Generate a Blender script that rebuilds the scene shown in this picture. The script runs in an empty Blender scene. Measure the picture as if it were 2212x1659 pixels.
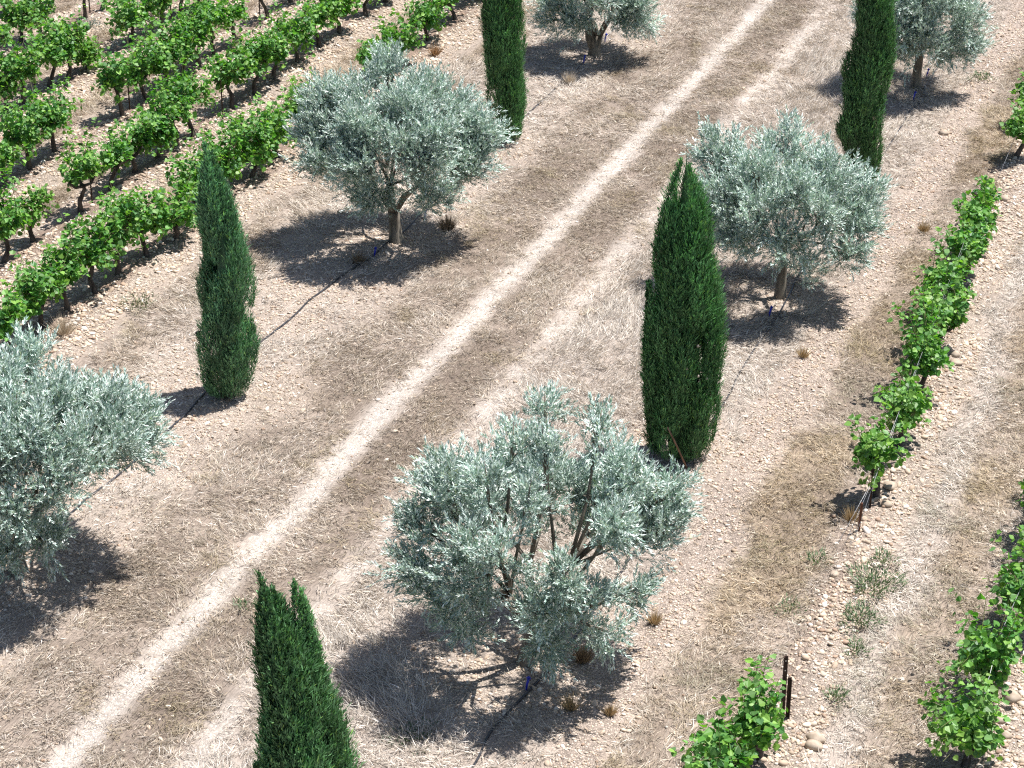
import bpy, math, random
import numpy as np
from mathutils import Vector

RNG = np.random.default_rng(11)
random.seed(5)
sc = bpy.context.scene
COL = sc.collection

# ------------------------------------------------------------------ camera model (used to place things on the ground)
F0, CX, CY = 5000.0, 1106.0, 829.5
TH = math.atan(2553 / F0); YAW = math.atan(2152 / math.hypot(F0, 2553)); H = 18.0
ST, CT, SY, CYW = math.sin(TH), math.cos(TH), math.sin(YAW), math.cos(YAW)
RV = np.array([CYW, SY, 0.0]); FV = np.array([-SY, CYW, 0.0]); UP = np.array([0, 0, 1.0])

def ray(px, py):
    u = px - CX; v = py - CY
    return u * RV + (F0 * CT - v * ST) * FV - (F0 * ST + v * CT) * UP

def G(px, py):
    d = ray(px, py); t = H / -d[2]
    return d[0] * t, d[1] * t

def PL(base, px, py):
    """point of the upright plane through base that faces the camera: (sideways, height)"""
    d = ray(px, py)
    t = (base[0] * FV[0] + base[1] * FV[1]) / d.dot(FV)
    return (d * t).dot(RV) - (base[0] * RV[0] + base[1] * RV[1]), H + d[2] * t

def pxm(base):
    return F0 / (base[0] * FV[0] * CT + base[1] * FV[1] * CT + H * ST)

# ------------------------------------------------------------------ noise
def _h(i, j, s):
    n = (i * 374761393 + j * 668265263 + s * 1442695041) & 0xFFFFFFFF
    n = ((n ^ (n >> 13)) * 1274126177) & 0xFFFFFFFF
    return ((n ^ (n >> 16)) & 0xFFFF) / 65535.0

def vnoise(x, y, s=0):
    x = np.asarray(x, float); y = np.asarray(y, float)
    i = np.floor(x).astype(np.int64); j = np.floor(y).astype(np.int64)
    a = x - i; b = y - j
    a = a * a * (3 - 2 * a); b = b * b * (3 - 2 * b)
    return (_h(i, j, s) * (1 - a) * (1 - b) + _h(i + 1, j, s) * a * (1 - b)
            + _h(i, j + 1, s) * (1 - a) * b + _h(i + 1, j + 1, s) * a * b)

def fbm(x, y, s=0, o=3):
    t = 0; w = .5; n = 0
    for k in range(o):
        t = t + w * vnoise(x * 2 ** k, y * 2 ** k, s + k * 17); n += w; w *= .5
    return t / n

def ss(a, b, x):
    t = np.clip((x - a) / (b - a), 0, 1)
    return t * t * (3 - 2 * t)

def bump(x, c, w, soft=.12):
    return ss(w + soft, w - soft, np.abs(x - c)) if w > soft else ss(w * 2, 0, np.abs(x - c))

# ------------------------------------------------------------------ layout of the field: rows run along world Y
ROWS_V = [-20.97, -23.2, -25.3, -27.5, -29.65, -31.75, -33.9]
XL, XR = -16.93, -9.25
def row_g(y): return np.interp(y, [20, 24, 31, 35, 41.4, 46.5, 60], [-5.8, -5.87, -5.9, -6.04, -6.33, -6.45, -6.7])
def row_h(y): return np.interp(y, [20, 25, 31, 60], [-3.2, -3.2, -3.15, -3.6])

def field(x, y):
    """what grows or lies at each spot: dict of weights"""
    x = np.asarray(x, float); y = np.asarray(y, float)
    xw = x + .5 * (fbm(x * .9, y * .9, 3) - .5) + .22 * (fbm(x * 3.5, y * 3.5, 9) - .5)
    patch = fbm(x * .8, y * .8, 21); fine = fbm(x * 3, y * 3, 33)
    peb = np.zeros_like(xw); grass = np.ones_like(xw); dark = np.zeros_like(xw); gold = np.zeros_like(xw)
    tall = np.zeros_like(xw); pale = np.zeros_like(xw); track = np.zeros_like(xw); litter = np.zeros_like(xw)
    # vineyard on the left
    vin = ss(-19.75, -20.0, xw)
    for rx in ROWS_V:
        d = xw - rx
        stone = np.maximum(bump(d, .42, .45), bump(d, -.5, .2)) * vin
        peb = np.maximum(peb, stone)
        litter = np.maximum(litter, bump(d, -.05, .28) * vin)
        g = bump(d, -1.05, .38)
        gold = np.maximum(gold, g * vin * .55); tall = np.maximum(tall, g * vin * .55)
    grass = np.where(vin > .5, np.clip(gold * 1.7 + .05, 0, 1), grass)
    # margin between vines and the cypress row
    m = bump(xw, -19.3, .5)
    gold = np.maximum(gold, m * .4 * ss(.35, .65, patch)); tall = np.maximum(tall, m * .35)
    m2 = bump(xw, -17.4, 1.3, .5)
    peb = np.maximum(peb, m2 * (.25 + .5 * ss(.5, .62, fbm(x * .6, y * .6, 5))))
    pale = np.maximum(pale, bump(xw, -17.8, 1.5, .6) * .7)
    # brown mown grass by the wheel tracks
    dark = np.maximum(dark, bump(xw, -15.2, .75, .4) * (.25 + .6 * ss(.4, .65, patch)))
    dark = np.maximum(dark, bump(xw, -13.48, .55, .2) * (.45 + .5 * ss(.35, .6, patch)))
    xt = x + .14 * (fbm(x * .5, y * .5, 4) - .5) + .16 * (fbm(x * 4, y * 4, 10) - .5)
    t1 = .92 * np.exp(-(np.abs(xt + 14.25) / .24) ** 3) * (.75 + .25 * ss(.3, .55, fbm(x * 5, y * 5, 77)))
    t2 = np.exp(-(np.abs(xt + 12.68) / .25) ** 3) * (.3 + .45 * ss(.35, .6, fine))
    track = np.maximum(t1, t2)
    # tall pale straw right of the tracks
    st = bump(xw, -11.2, 1.15, .4)
    tall = np.maximum(tall, st * .8); pale = np.maximum(pale, st * .95)
    pale = np.maximum(pale, bump(xw, -9.3, 1.1, .3) * .55)
    # gravel strip
    gv = bump(xw, -7.98, .36, .16)
    peb = np.maximum(peb, gv); 
    # strip left of the right-hand vines
    mid = bump(xw, -6.95, .62, .25)
    gold = np.maximum(gold, mid * (.25 + .75 * ss(.45, .62, fbm(x * .7, y * .35, 50))))
    dark = np.maximum(dark, mid * .65 * ss(.42, .66, fbm(x * .9, y * .7, 61)))
    dg = xw - row_g(y)
    peb = np.maximum(peb, bump(dg, .3, .42, .15)); litter = np.maximum(litter, bump(dg, 0, .2) * .6)
    pale = np.maximum(pale, bump(dg, 1.0, .25, .15) * .9)
    gold = np.maximum(gold, bump(dg, 1.65, .38, .2) * (.35 + .5 * ss(.4, .6, patch)))
    dh = xw - row_h(y)
    peb = np.maximum(peb, bump(dh, .6, .55, .15)); litter = np.maximum(litter, bump(dh, 0, .2) * .6)
    # stones round the feet of the trees
    for bx, by, r in TREE_FEET:
        dd = np.hypot(x - bx, y - by)
        peb = np.maximum(peb, ss(r, r * .55, dd + .5 * (fine - .5)) * .85)
    bare = np.maximum(np.maximum(peb * .93, track * .9), litter * .8)
    dens = np.clip(grass * (1 - bare), 0, 1) * (.55 + .45 * ss(.3, .6, fine))
    return dict(peb=peb, dens=dens, dark=dark, gold=gold, tall=tall, pale=pale, track=track, litter=litter,
                gv=gv, patch=patch, fine=fine, vin=vin)

def hgt(x, y):
    x = np.asarray(x, float); y = np.asarray(y, float)
    z = .09 * (fbm(x * .35, y * .35, 71) - .5) + .05 * (fbm(x * 1.7, y * 1.7, 72) - .5)
    for rx in ROWS_V:
        z = z + .1 * np.exp(-((x - rx - .1) / .45) ** 2)
    z = z + .1 * np.exp(-((x - row_g(y) - .15) / .45) ** 2) + .1 * np.exp(-((x - row_h(y) - .3) / .5) ** 2)
    z = z - .045 * np.exp(-((x + 14.25) / .22) ** 2) - .04 * np.exp(-((x + 12.68) / .25) ** 2)
    return z

def zg(x, y): return float(hgt(np.array([x]), np.array([y]))[0])

OLIVE_PX = dict(L=(855, 520), R=(1685, 640), T=(1283, 120), TR=(1978, 190), LF=(40, 1235), B=(1140, 1430))
CYP_PX = dict(c1=(1095, 300), c2=(488, 855), c3=(1880, 390), c4=(1465, 985), c5=(690, 2050))
TREE_FEET = [(*G(*OLIVE_PX['B']), 2.2), (*G(*OLIVE_PX['L']), 1.2), (*G(*OLIVE_PX['LF']), 1.6), (*G(*CYP_PX['c2']), 1.9),
             (*G(*CYP_PX['c4']), 1.5), (*G(*OLIVE_PX['R']), .9), (*G(*CYP_PX['c1']), .9), (*G(610, 690), 1.1)]

# ------------------------------------------------------------------ materials
def new_mat(name):
    m = bpy.data.materials.new(name); m.use_nodes = True
    nt = m.node_tree; nt.nodes.clear()
    out = nt.nodes.new('ShaderNodeOutputMaterial')
    return m, nt, out

def N(nt, t, **kw):
    n = nt.nodes.new(t)
    for k, v in kw.items(): setattr(n, k, v)
    return n

def leaf_mat(name, rough, spec, trans, tcol):
    """leaf with its own colour per leaf (attribute tint) and some light passing through"""
    m, nt, out = new_mat(name)
    a = N(nt, 'ShaderNodeAttribute', attribute_name='tint')
    p = N(nt, 'ShaderNodeBsdfPrincipled')
    p.inputs['Roughness'].default_value = rough
    p.inputs['Specular IOR Level'].default_value = spec
    nt.links.new(a.outputs['Color'], p.inputs['Base Color'])
    if trans > 0:
        t = N(nt, 'ShaderNodeBsdfTranslucent')
        mc = N(nt, 'ShaderNodeMix', data_type='RGBA', blend_type='MULTIPLY')
        mc.inputs[0].default_value = 1
        mc.inputs[7].default_value = (*tcol, 1)
        nt.links.new(a.outputs['Color'], mc.inputs[6]); nt.links.new(mc.outputs[2], t.inputs['Color'])
        mx = N(nt, 'ShaderNodeMixShader'); mx.inputs[0].default_value = trans
        nt.links.new(p.outputs[0], mx.inputs[1]); nt.links.new(t.outputs[0], mx.inputs[2])
        nt.links.new(mx.outputs[0], out.inputs[0])
    else:
        nt.links.new(p.outputs[0], out.inputs[0])
    return m

def noise_mat(name, c1, c2, scale, rough=.8, bump_s=.4, stretch=(1, 1, 1), spec=.3, metal=0):
    m, nt, out = new_mat(name)
    tc = N(nt, 'ShaderNodeTexCoord'); mp = N(nt, 'ShaderNodeMapping'); mp.inputs['Scale'].default_value = stretch
    n = N(nt, 'ShaderNodeTexNoise'); n.inputs['Scale'].default_value = scale; n.inputs['Detail'].default_value = 6
    r = N(nt, 'ShaderNodeValToRGB')
    r.color_ramp.elements[0].position = .35; r.color_ramp.elements[1].position = .65
    r.color_ramp.elements[0].color = (*c1, 1); r.color_ramp.elements[1].color = (*c2, 1)
    p = N(nt, 'ShaderNodeBsdfPrincipled'); p.inputs['Roughness'].default_value = rough
    p.inputs['Specular IOR Level'].default_value = spec; p.inputs['Metallic'].default_value = metal
    b = N(nt, 'ShaderNodeBump'); b.inputs['Strength'].default_value = bump_s; b.inputs['Distance'].default_value = .02
    L = nt.links.new
    L(tc.outputs['Object'], mp.inputs[0]); L(mp.outputs[0], n.inputs['Vector'])
    L(n.outputs[0], r.inputs[0]); L(r.outputs[0], p.inputs['Base Color'])
    L(n.outputs[0], b.inputs['Height']); L(b.outputs[0], p.inputs['Normal']); L(p.outputs[0], out.inputs[0])
    return m

def ground_mat():
    m, nt, out = new_mat('field_soil')
    L = nt.links.new
    a = N(nt, 'ShaderNodeAttribute', attribute_name='soil')
    w = N(nt, 'ShaderNodeAttribute', attribute_name='stony')
    tc = N(nt, 'ShaderNodeTexCoord')
    # fine straw fibres: two stretched noises
    def fib(rot, sc):
        mp = N(nt, 'ShaderNodeMapping'); mp.inputs['Rotation'].default_value = (0, 0, rot); mp.inputs['Scale'].default_value = (60, 9, 20)
        n = N(nt, 'ShaderNodeTexNoise'); n.inputs['Scale'].default_value = sc; n.inputs['Detail'].default_value = 3; n.inputs['Distortion'].default_value = .6
        L(tc.outputs['Object'], mp.inputs[0]); L(mp.outputs[0], n.inputs['Vector'])
        return n
    f1, f2 = fib(.5, .8), fib(-1.0, .7)
    mx = N(nt, 'ShaderNodeMath', operation='MAXIMUM'); L(f1.outputs[0], mx.inputs[0]); L(f2.outputs[0], mx.inputs[1])
    rf = N(nt, 'ShaderNodeMapRange'); rf.inputs[1].default_value = .4; rf.inputs[2].default_value = .75; rf.inputs[3].default_value = .62; rf.inputs[4].default_value = 1.3
    L(mx.outputs[0], rf.inputs[0])
    # small stones
    v = N(nt, 'ShaderNodeTexVoronoi'); v.inputs['Scale'].default_value = 27; v.inputs['Randomness'].default_value = 1
    v2 = N(nt, 'ShaderNodeTexVoronoi', feature='DISTANCE_TO_EDGE'); v2.inputs['Scale'].default_value = 27
    L(tc.outputs['Object'], v.inputs['Vector']); L(tc.outputs['Object'], v2.inputs['Vector'])
    sep = N(nt, 'ShaderNodeSeparateColor'); L(v.outputs['Color'], sep.inputs[0])
    rs = N(nt, 'ShaderNodeMapRange'); rs.inputs[3].default_value = .6; rs.inputs[4].default_value = 1.3; L(sep.outputs[0], rs.inputs[0])
    re = N(nt, 'ShaderNodeMapRange'); re.inputs[1].default_value = 0; re.inputs[2].default_value = .2; re.inputs[3].default_value = .62; re.inputs[4].default_value = 1; L(v2.outputs[0], re.inputs[0])
    ms = N(nt, 'ShaderNodeMath', operation='MULTIPLY'); L(rs.outputs[0], ms.inputs[0]); L(re.outputs[0], ms.inputs[1])
    mix = N(nt, 'ShaderNodeMix', data_type='FLOAT'); L(w.outputs['Fac'], mix.inputs[0]); L(rf.outputs[0], mix.inputs[2]); L(ms.outputs[0], mix.inputs[3])
    mul = N(nt, 'ShaderNodeVectorMath', operation='SCALE'); L(a.outputs['Color'], mul.inputs[0]); L(mix.outputs[0], mul.inputs['Scale'])
    p = N(nt, 'ShaderNodeBsdfPrincipled'); p.inputs['Roughness'].default_value = .95; p.inputs['Specular IOR Level'].default_value = .1
    L(mul.outputs[0], p.inputs['Base Color'])
    hm = N(nt, 'ShaderNodeMix', data_type='FLOAT'); L(w.outputs['Fac'], hm.inputs[0]); L(mx.outputs[0], hm.inputs[2]); L(re.outputs[0], hm.inputs[3])
    b = N(nt, 'ShaderNodeBump'); b.inputs['Strength'].default_value = .8; b.inputs['Distance'].default_value = .03
    L(hm.outputs[0], b.inputs['Height']); L(b.outputs[0], p.inputs['Normal']); L(p.outputs[0], out.inputs[0])
    return m

M = dict(
    soil=ground_mat(),
    straw=leaf_mat('dry_straw', .6, .35, .12, (1, .9, .75)),
    pebble=leaf_mat('river_pebble', .75, .3, 0, (1, 1, 1)),
    olive=leaf_mat('olive_leaf', .48, .6, .1, (1.0, 1.3, .6)),
    cypress=leaf_mat('cypress_scale', .55, .35, .1, (.9, 1.4, .4)),
    vine=leaf_mat('vine_leaf', .5, .45, .3, (1.5, 1.9, .5)),
    weed=leaf_mat('weed_leaf', .5, .4, .2, (1, 1.3, .5)),
    olive_bark=noise_mat('olive_bark', (.09, .075, .06), (.24, .21, .17), 9, stretch=(1, 1, .3)),
    vine_bark=noise_mat('vine_bark', (.022, .017, .014), (.10, .085, .075), 16, stretch=(1, 1, .25)),
    cyp_bark=noise_mat('cypress_bark', (.06, .045, .035), (.16, .12, .09), 12, stretch=(1, 1, .2)),
    hose=noise_mat('black_hose', (.012, .013, .018), (.05, .05, .058), 7, rough=.38, bump_s=.05, spec=.5),
    blue=noise_mat('blue_plastic', (.01, .02, .35), (.015, .03, .48), 20, rough=.4, bump_s=.02, spec=.5),
    rust=noise_mat('rusty_steel', (.02, .014, .012), (.075, .04, .028), 22, rough=.75, bump_s=.2),
    rod=noise_mat('orange_rust', (.12, .05, .03), (.22, .10, .06), 22, rough=.8, bump_s=.2),
    wire=noise_mat('galvanised_wire', (.35, .35, .36), (.55, .55, .56), 30, rough=.4, bump_s=.02, metal=.6),
    wood=noise_mat('weathered_wood', (.13, .075, .045), (.28, .17, .11), 14, rough=.85, stretch=(1, 1, .15)),
    cone=noise_mat('cypress_cone', (.20, .17, .13), (.36, .32, .26), 30, rough=.8),
    stone=noise_mat('big_pebble', (.30, .23, .17), (.46, .38, .30), 8, rough=.75, bump_s=.15),
)

# ------------------------------------------------------------------ mesh helpers
def mesh_from(name, verts, faces_flat, fsize, mat, tint=None, parent=None, smooth=False, loc=None, extra=None):
    """verts (n,3); faces_flat flat index array; fsize int or array of sizes; tint (n,3) point colour"""
    me = bpy.data.meshes.new(name)
    verts = np.asarray(verts, np.float32); faces_flat = np.asarray(faces_flat, np.int32).ravel()
    if np.isscalar(fsize):
        nf = len(faces_flat) // fsize; tot = np.full(nf, fsize, np.int32)
    else:
        tot = np.asarray(fsize, np.int32); nf = len(tot)
    st = np.concatenate([[0], np.cumsum(tot)[:-1]]).astype(np.int32)
    me.vertices.add(len(verts)); me.vertices.foreach_set('co', verts.ravel())
    me.loops.add(len(faces_flat)); me.loops.foreach_set('vertex_index', faces_flat)
    me.polygons.add(nf); me.polygons.foreach_set('loop_start', st)
    me.polygons.foreach_set('use_smooth', np.full(nf, smooth, bool))
    if tint is not None:
        at = me.attributes.new('tint', 'FLOAT_COLOR', 'POINT')
        c = np.ones((len(verts), 4), np.float32); c[:, :3] = tint; at.data.foreach_set('color', c.ravel())
    if extra:
        for nm, kind, arr in extra:
            if kind == 'c':
                at = me.attributes.new(nm, 'FLOAT_COLOR', 'POINT')
                c = np.ones((len(verts), 4), np.float32); c[:, :3] = arr; at.data.foreach_set('color', c.ravel())
            else:
                at = me.attributes.new(nm, 'FLOAT', 'POINT'); at.data.foreach_set('value', np.asarray(arr, np.float32))
    me.update(calc_edges=True)
    me.materials.append(mat)
    o = bpy.data.objects.new(name, me); COL.objects.link(o)
    if parent is not None: o.parent = parent
    if loc is not None: o.location = loc
    return o

class MB:
    """collects tubes and solids for one mesh"""
    def __init__(s): s.v = []; s.f = []; s.sz = []; s.n = 0
    def add(s, verts, faces):
        for fc in faces: s.f.extend([i + s.n for i in fc]); s.sz.append(len(fc))
        s.v.extend([tuple(p) for p in verts]); s.n += len(verts)
    def tube(s, pts, rad, n=7, wob=0.0, cap=True):
        pts = [np.array(p, float) for p in pts]
        vs = []; fs = []
        ref = np.array([1.0, .13, .07])
        for i, p in enumerate(pts):
            d = pts[min(i + 1, len(pts) - 1)] - pts[max(i - 1, 0)]; d = d / (np.linalg.norm(d) + 1e-9)
            if abs(d.dot(ref)) > .9: ref = np.array([.1, 1.0, .1])
            a = np.cross(d, ref); a /= np.linalg.norm(a); b = np.cross(d, a)
            for k in range(n):
                t = 2 * math.pi * k / n; r = rad[i] * (1 + wob * random.uniform(-1, 1))
                vs.append(p + r * (math.cos(t) * a + math.sin(t) * b))
        for i in range(len(pts) - 1):
            for k in range(n):
                k2 = (k + 1) % n
                fs.append((i * n + k, i * n + k2, (i + 1) * n + k2, (i + 1) * n + k))
        if cap:
            fs.append(tuple(range(n - 1, -1, -1))); q = (len(pts) - 1) * n
            fs.append(tuple(range(q, q + n)))
        s.add(vs, fs)
    def box(s, c, d, rz=0.0, tilt=(0, 0)):
        vs = []
        for x in (-.5, .5):
            for y in (-.5, .5):
                for z in (-.5, .5):
                    X, Y, Z = x * d[0], y * d[1], z * d[2]
                    X, Y = X * math.cos(rz) - Y * math.sin(rz), X * math.sin(rz) + Y * math.cos(rz)
                    vs.append((c[0] + X + tilt[0] * Z, c[1] + Y + tilt[1] * Z, c[2] + Z))
        s.add(vs, [(0, 1, 3, 2), (4, 6, 7, 5), (0, 4, 5, 1), (2, 3, 7, 6), (0, 2, 6, 4), (1, 5, 7, 3)])
    def build(s, name, mat, parent=None, smooth=True, loc=None):
        return mesh_from(name, s.v, s.f, s.sz, mat, None, parent, smooth, loc)

def nrm(a): return a / (np.linalg.norm(a, axis=-1, keepdims=True) + 1e-9)

def leaf_quads(P, A, Nn, ln, wd, col, wide_at=.5):
    """narrow pointed leaves: base P, axis A, face normal Nn"""
    S = nrm(np.cross(A, Nn)); n = len(P)
    ln = np.broadcast_to(np.asarray(ln, float), (n,))[:, None]; wd = np.broadcast_to(np.asarray(wd, float), (n,))[:, None]
    m = P + A * ln * wide_at
    V = np.stack([P, m + S * wd * .5, P + A * ln, m - S * wd * .5], 1).reshape(-1, 3)
    Fq = np.arange(n * 4).reshape(n, 4)
    return V, Fq, np.repeat(col, 4, axis=0)

def thing(name, label, cat, loc=(0, 0, 0), group=None):
    o = bpy.data.objects.new(name, None); COL.objects.link(o)
    o.empty_display_size = .2; o.location = loc
    return tag(o, label, cat, group)

def tag(o, label, cat, group=None, kind=None):
    o['label'] = label; o['category'] = cat
    if group: o['group'] = group
    if kind: o['kind'] = kind
    return o

# ------------------------------------------------------------------ ground: one sheet, the wheel tracks and gravel strip its own cells
def build_ground():
    step = .11
    xs = np.arange(-36, 2.01, step); ys = np.arange(17, 64.01, step)
    ext = np.array([2, 5, 10, 20, 45, 100, 250.])
    xs = np.concatenate([xs[0] - ext[::-1], xs, xs[-1] + ext]); ys = np.concatenate([ys[0] - ext[::-1], ys, ys[-1] + ext])
    X, Y = np.meshgrid(xs, ys, indexing='ij'); nx, ny = X.shape
    x = X.ravel(); y = Y.ravel(); f = field(x, y); z = hgt(x, y)
    col = np.empty((len(x), 3)); col[:] = (.27, .21, .165)
    def mixc(w, c):
        nonlocal col
        w = np.clip(w, 0, 1)[:, None]; col = col * (1 - w) + np.array(c) * w
    mixc(f['pale'] * .7, (.34, .285, .24)); mixc(f['gold'] * .7, (.23, .165, .10)); mixc(f['dark'] * .85, (.15, .11, .08))
    mixc(f['peb'] * .8, (.40, .315, .245)); mixc(f['gv'] * .5, (.36, .275, .22))
    mixc(f['track'] * .85, (.52, .455, .395)); mixc(f['litter'] * .75, (.20, .125, .085))
    col *= (.82 + .36 * fbm(x * 1.4, y * 1.4, 90))[:, None]
    col = .75 * col + .25 * col.mean(1, keepdims=True) * np.array([1.06, 1.0, .97]); col *= 1.1
    stony = np.clip(f['peb'] + f['track'] * .75, 0, 1)
    idx = np.arange(nx * ny).reshape(nx, ny)
    quads = np.stack([idx[:-1, :-1], idx[1:, :-1], idx[1:, 1:], idx[:-1, 1:]], -1).reshape(-1, 4)
    qt = f['track'][quads].mean(1) > .40; qg = (f['gv'][quads].mean(1) > .5) & ~qt
    V = np.stack([x, y, z], 1)
    for nm, sel in (('ground', ~(qt | qg)), ('dirt_track', qt), ('gravel_path', qg)):
        q = quads[sel]; used, inv = np.unique(q.ravel(), return_inverse=True)
        o = mesh_from(nm, V[used], inv, 4, M['soil'], smooth=True, extra=[('soil', 'c', col[used]), ('stony', 'f', stony[used])])
        o['kind'] = 'structure'
        o['label'] = {'ground': 'dry stony field of straw and pebbles under the trees', 'dirt_track': 'two pale worn wheel tracks running between the tree rows',
                      'gravel_path': 'narrow pinkish gravel strip right of the right tree row'}[nm]
build_ground()

# points spread over the ground the camera (or a camera a step aside) can see
def view_points(n):
    P = []; tot = 0
    while tot < n:
        px = RNG.uniform(-420, 2212 + 420, n * 2); py = RNG.uniform(-170, 1820, n * 2)
        # uniform on the ground: accept by ground area per pixel
        den = F0 * ST + (py - CY) * CT
        acc = RNG.random(len(px)) < (1300.0 / den) ** 3
        px, py, den = px[acc], py[acc], den[acc]
        u = px - CX; v = py - CY; t = H / den
        X = (u * RV[0] + (F0 * CT - v * ST) * FV[0]) * t; Y = (u * RV[1] + (F0 * CT - v * ST) * FV[1]) * t
        P.append(np.stack([X, Y], 1)); tot += len(X)
    return np.concatenate(P)[:n]

def build_grass():
    K = 7
    P = view_points(270000)
    f = field(P[:, 0], P[:, 1])
    clump = fbm(P[:, 0] * 2.2, P[:, 1] * 2.2, 301)
    keep = RNG.random(len(P)) < np.clip(.95 * f['dens'] * (.5 + 1.1 * ss(.35, .65, clump)) + .04, 0, 1) * (1 - .95 * np.maximum(f['track'] * .95, f['peb'] * .93))
    P = P[keep]
    ang0 = 2 * math.pi * (1.6 * fbm(P[:, 0] * .55, P[:, 1] * .55, 101)) + RNG.normal(0, .6, len(P))
    up0 = RNG.random(len(P)); br0 = RNG.normal(0, .16, len(P))
    P = np.repeat(P, K, axis=0); ang0 = np.repeat(ang0, K); up0 = np.repeat(up0, K); br0 = np.repeat(br0, K)
    P = P + RNG.normal(0, .045, P.shape)
    f = field(P[:, 0], P[:, 1])
    n = len(P)
    ang = ang0 + RNG.normal(0, .8, n)
    el = np.abs(RNG.normal(.1, .3, n)) + up0 * .35 + f['tall'] * RNG.uniform(.1, .7, n)
    el = np.minimum(el, 1.45)
    ln = RNG.uniform(.07, .24, n) * (1 + .45 * f['tall']) * (1 - .35 * f['dark'])
    A = np.stack([np.cos(ang) * np.cos(el), np.sin(ang) * np.cos(el), np.sin(el)], 1)
    z0 = hgt(P[:, 0], P[:, 1]) - .005 + np.abs(RNG.normal(0, .025, n)) * (el < .6)
    B = np.column_stack([P, z0])
    Nn = nrm(np.cross(A, np.cross(UP, A)) + RNG.normal(0, .5, (n, 3)))
    pal = np.array([(.62, .545, .475), (.50, .425, .355), (.33, .26, .195), (.76, .70, .64)])
    col = pal[RNG.choice(4, n, p=[.38, .3, .17, .15])]
    def mixc(w, c, j=.15):
        nonlocal col
        w = np.clip(w + RNG.normal(0, j, n), 0, 1)[:, None]; col = col * (1 - w) + np.array(c) * w
    mixc(f['pale'] * .75, (.80, .745, .69)); mixc(f['gold'] * .6, (.46, .345, .20)); mixc(f['dark'] * .62, (.28, .22, .155))
    mixc(ss(.58, .72, fbm(P[:, 0] * 1.3, P[:, 1] * 1.3, 131)) * .5 * (1 - f['pale']), (.30, .235, .12))
    mixc(ss(.6, .7, fbm(P[:, 0] * .9, P[:, 1] * .9, 141)) * .35 * ss(-8, -7, P[:, 0]), (.17, .17, .09))
    col *= (RNG.uniform(.62, 1.25, n) * (1 + br0))[:, None]
    w = RNG.uniform(.005, .011, n)
    V, Q, C = leaf_quads(B, A, Nn, ln, w, col, .35)
    # bend the tips a little
    V = V.reshape(-1, 4, 3); V[:, 2, 2] -= ln * .12 * np.cos(el); V = V.reshape(-1, 3)
    o = mesh_from('dry_grass', V, Q, 4, M['straw'], C)
    o['kind'] = 'stuff'; o['label'] = 'matted dry straw coloured grass covering the field between the rows'; o['category'] = 'dry grass'
    return n

def ico(sub=1):
    t = (1 + 5 ** .5) / 2
    v = [(-1, t, 0), (1, t, 0), (-1, -t, 0), (1, -t, 0), (0, -1, t), (0, 1, t), (0, -1, -t), (0, 1, -t), (t, 0, -1), (t, 0, 1), (-t, 0, -1), (-t, 0, 1)]
    f = [(0, 11, 5), (0, 5, 1), (0, 1, 7), (0, 7, 10), (0, 10, 11), (1, 5, 9), (5, 11, 4), (11, 10, 2), (10, 7, 6), (7, 1, 8), (3, 9, 4), (3, 4, 2), (3, 2, 6), (3, 6, 8), (3, 8, 9), (4, 9, 5), (2, 4, 11), (6, 2, 10), (8, 6, 7), (9, 8, 1)]
    v = [np.array(p) / np.linalg.norm(p) for p in v]
    for _ in range(sub):
        nf = []; cache = {}
        def mid(a, b):
            k = (min(a, b), max(a, b))
            if k not in cache:
                p = v[a] + v[b]; v.append(p / np.linalg.norm(p)); cache[k] = len(v) - 1
            return cache[k]
        for a, b, c in f:
            ab, bc, ca = mid(a, b), mid(b, c), mid(c, a)
            nf += [(a, ab, ca), (b, bc, ab), (c, ca, bc), (ab, bc, ca)]
        f = nf
    return np.array(v), np.array(f)

def pebble_rocks(P, size, col, flat=(.45, .75), sub=1):
    n = len(P); v0, f0 = ico(sub)
    sx = size * RNG.uniform(.8, 1.3, n); sy_ = size * RNG.uniform(.6, 1.0, n); sz = size * RNG.uniform(*flat, n)
    a = RNG.uniform(0, 6.28, n)
    lx = v0[None, :, 0] * sx[:, None]; ly = v0[None, :, 1] * sy_[:, None]; lz = v0[None, :, 2] * sz[:, None]
    til = RNG.normal(0, .25, n)[:, None]
    X = lx * np.cos(a)[:, None] - ly * np.sin(a)[:, None]; Y = lx * np.sin(a)[:, None] + ly * np.cos(a)[:, None]
    Z = lz + lx * til
    V = np.stack([X + P[:, 0:1], Y + P[:, 1:2], Z + P[:, 2:3]], -1).reshape(-1, 3)
    Fa = (f0[None] + (np.arange(n) * len(v0))[:, None, None]).reshape(-1, 3)
    return V, Fa, np.repeat(col, len(v0), axis=0)

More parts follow.
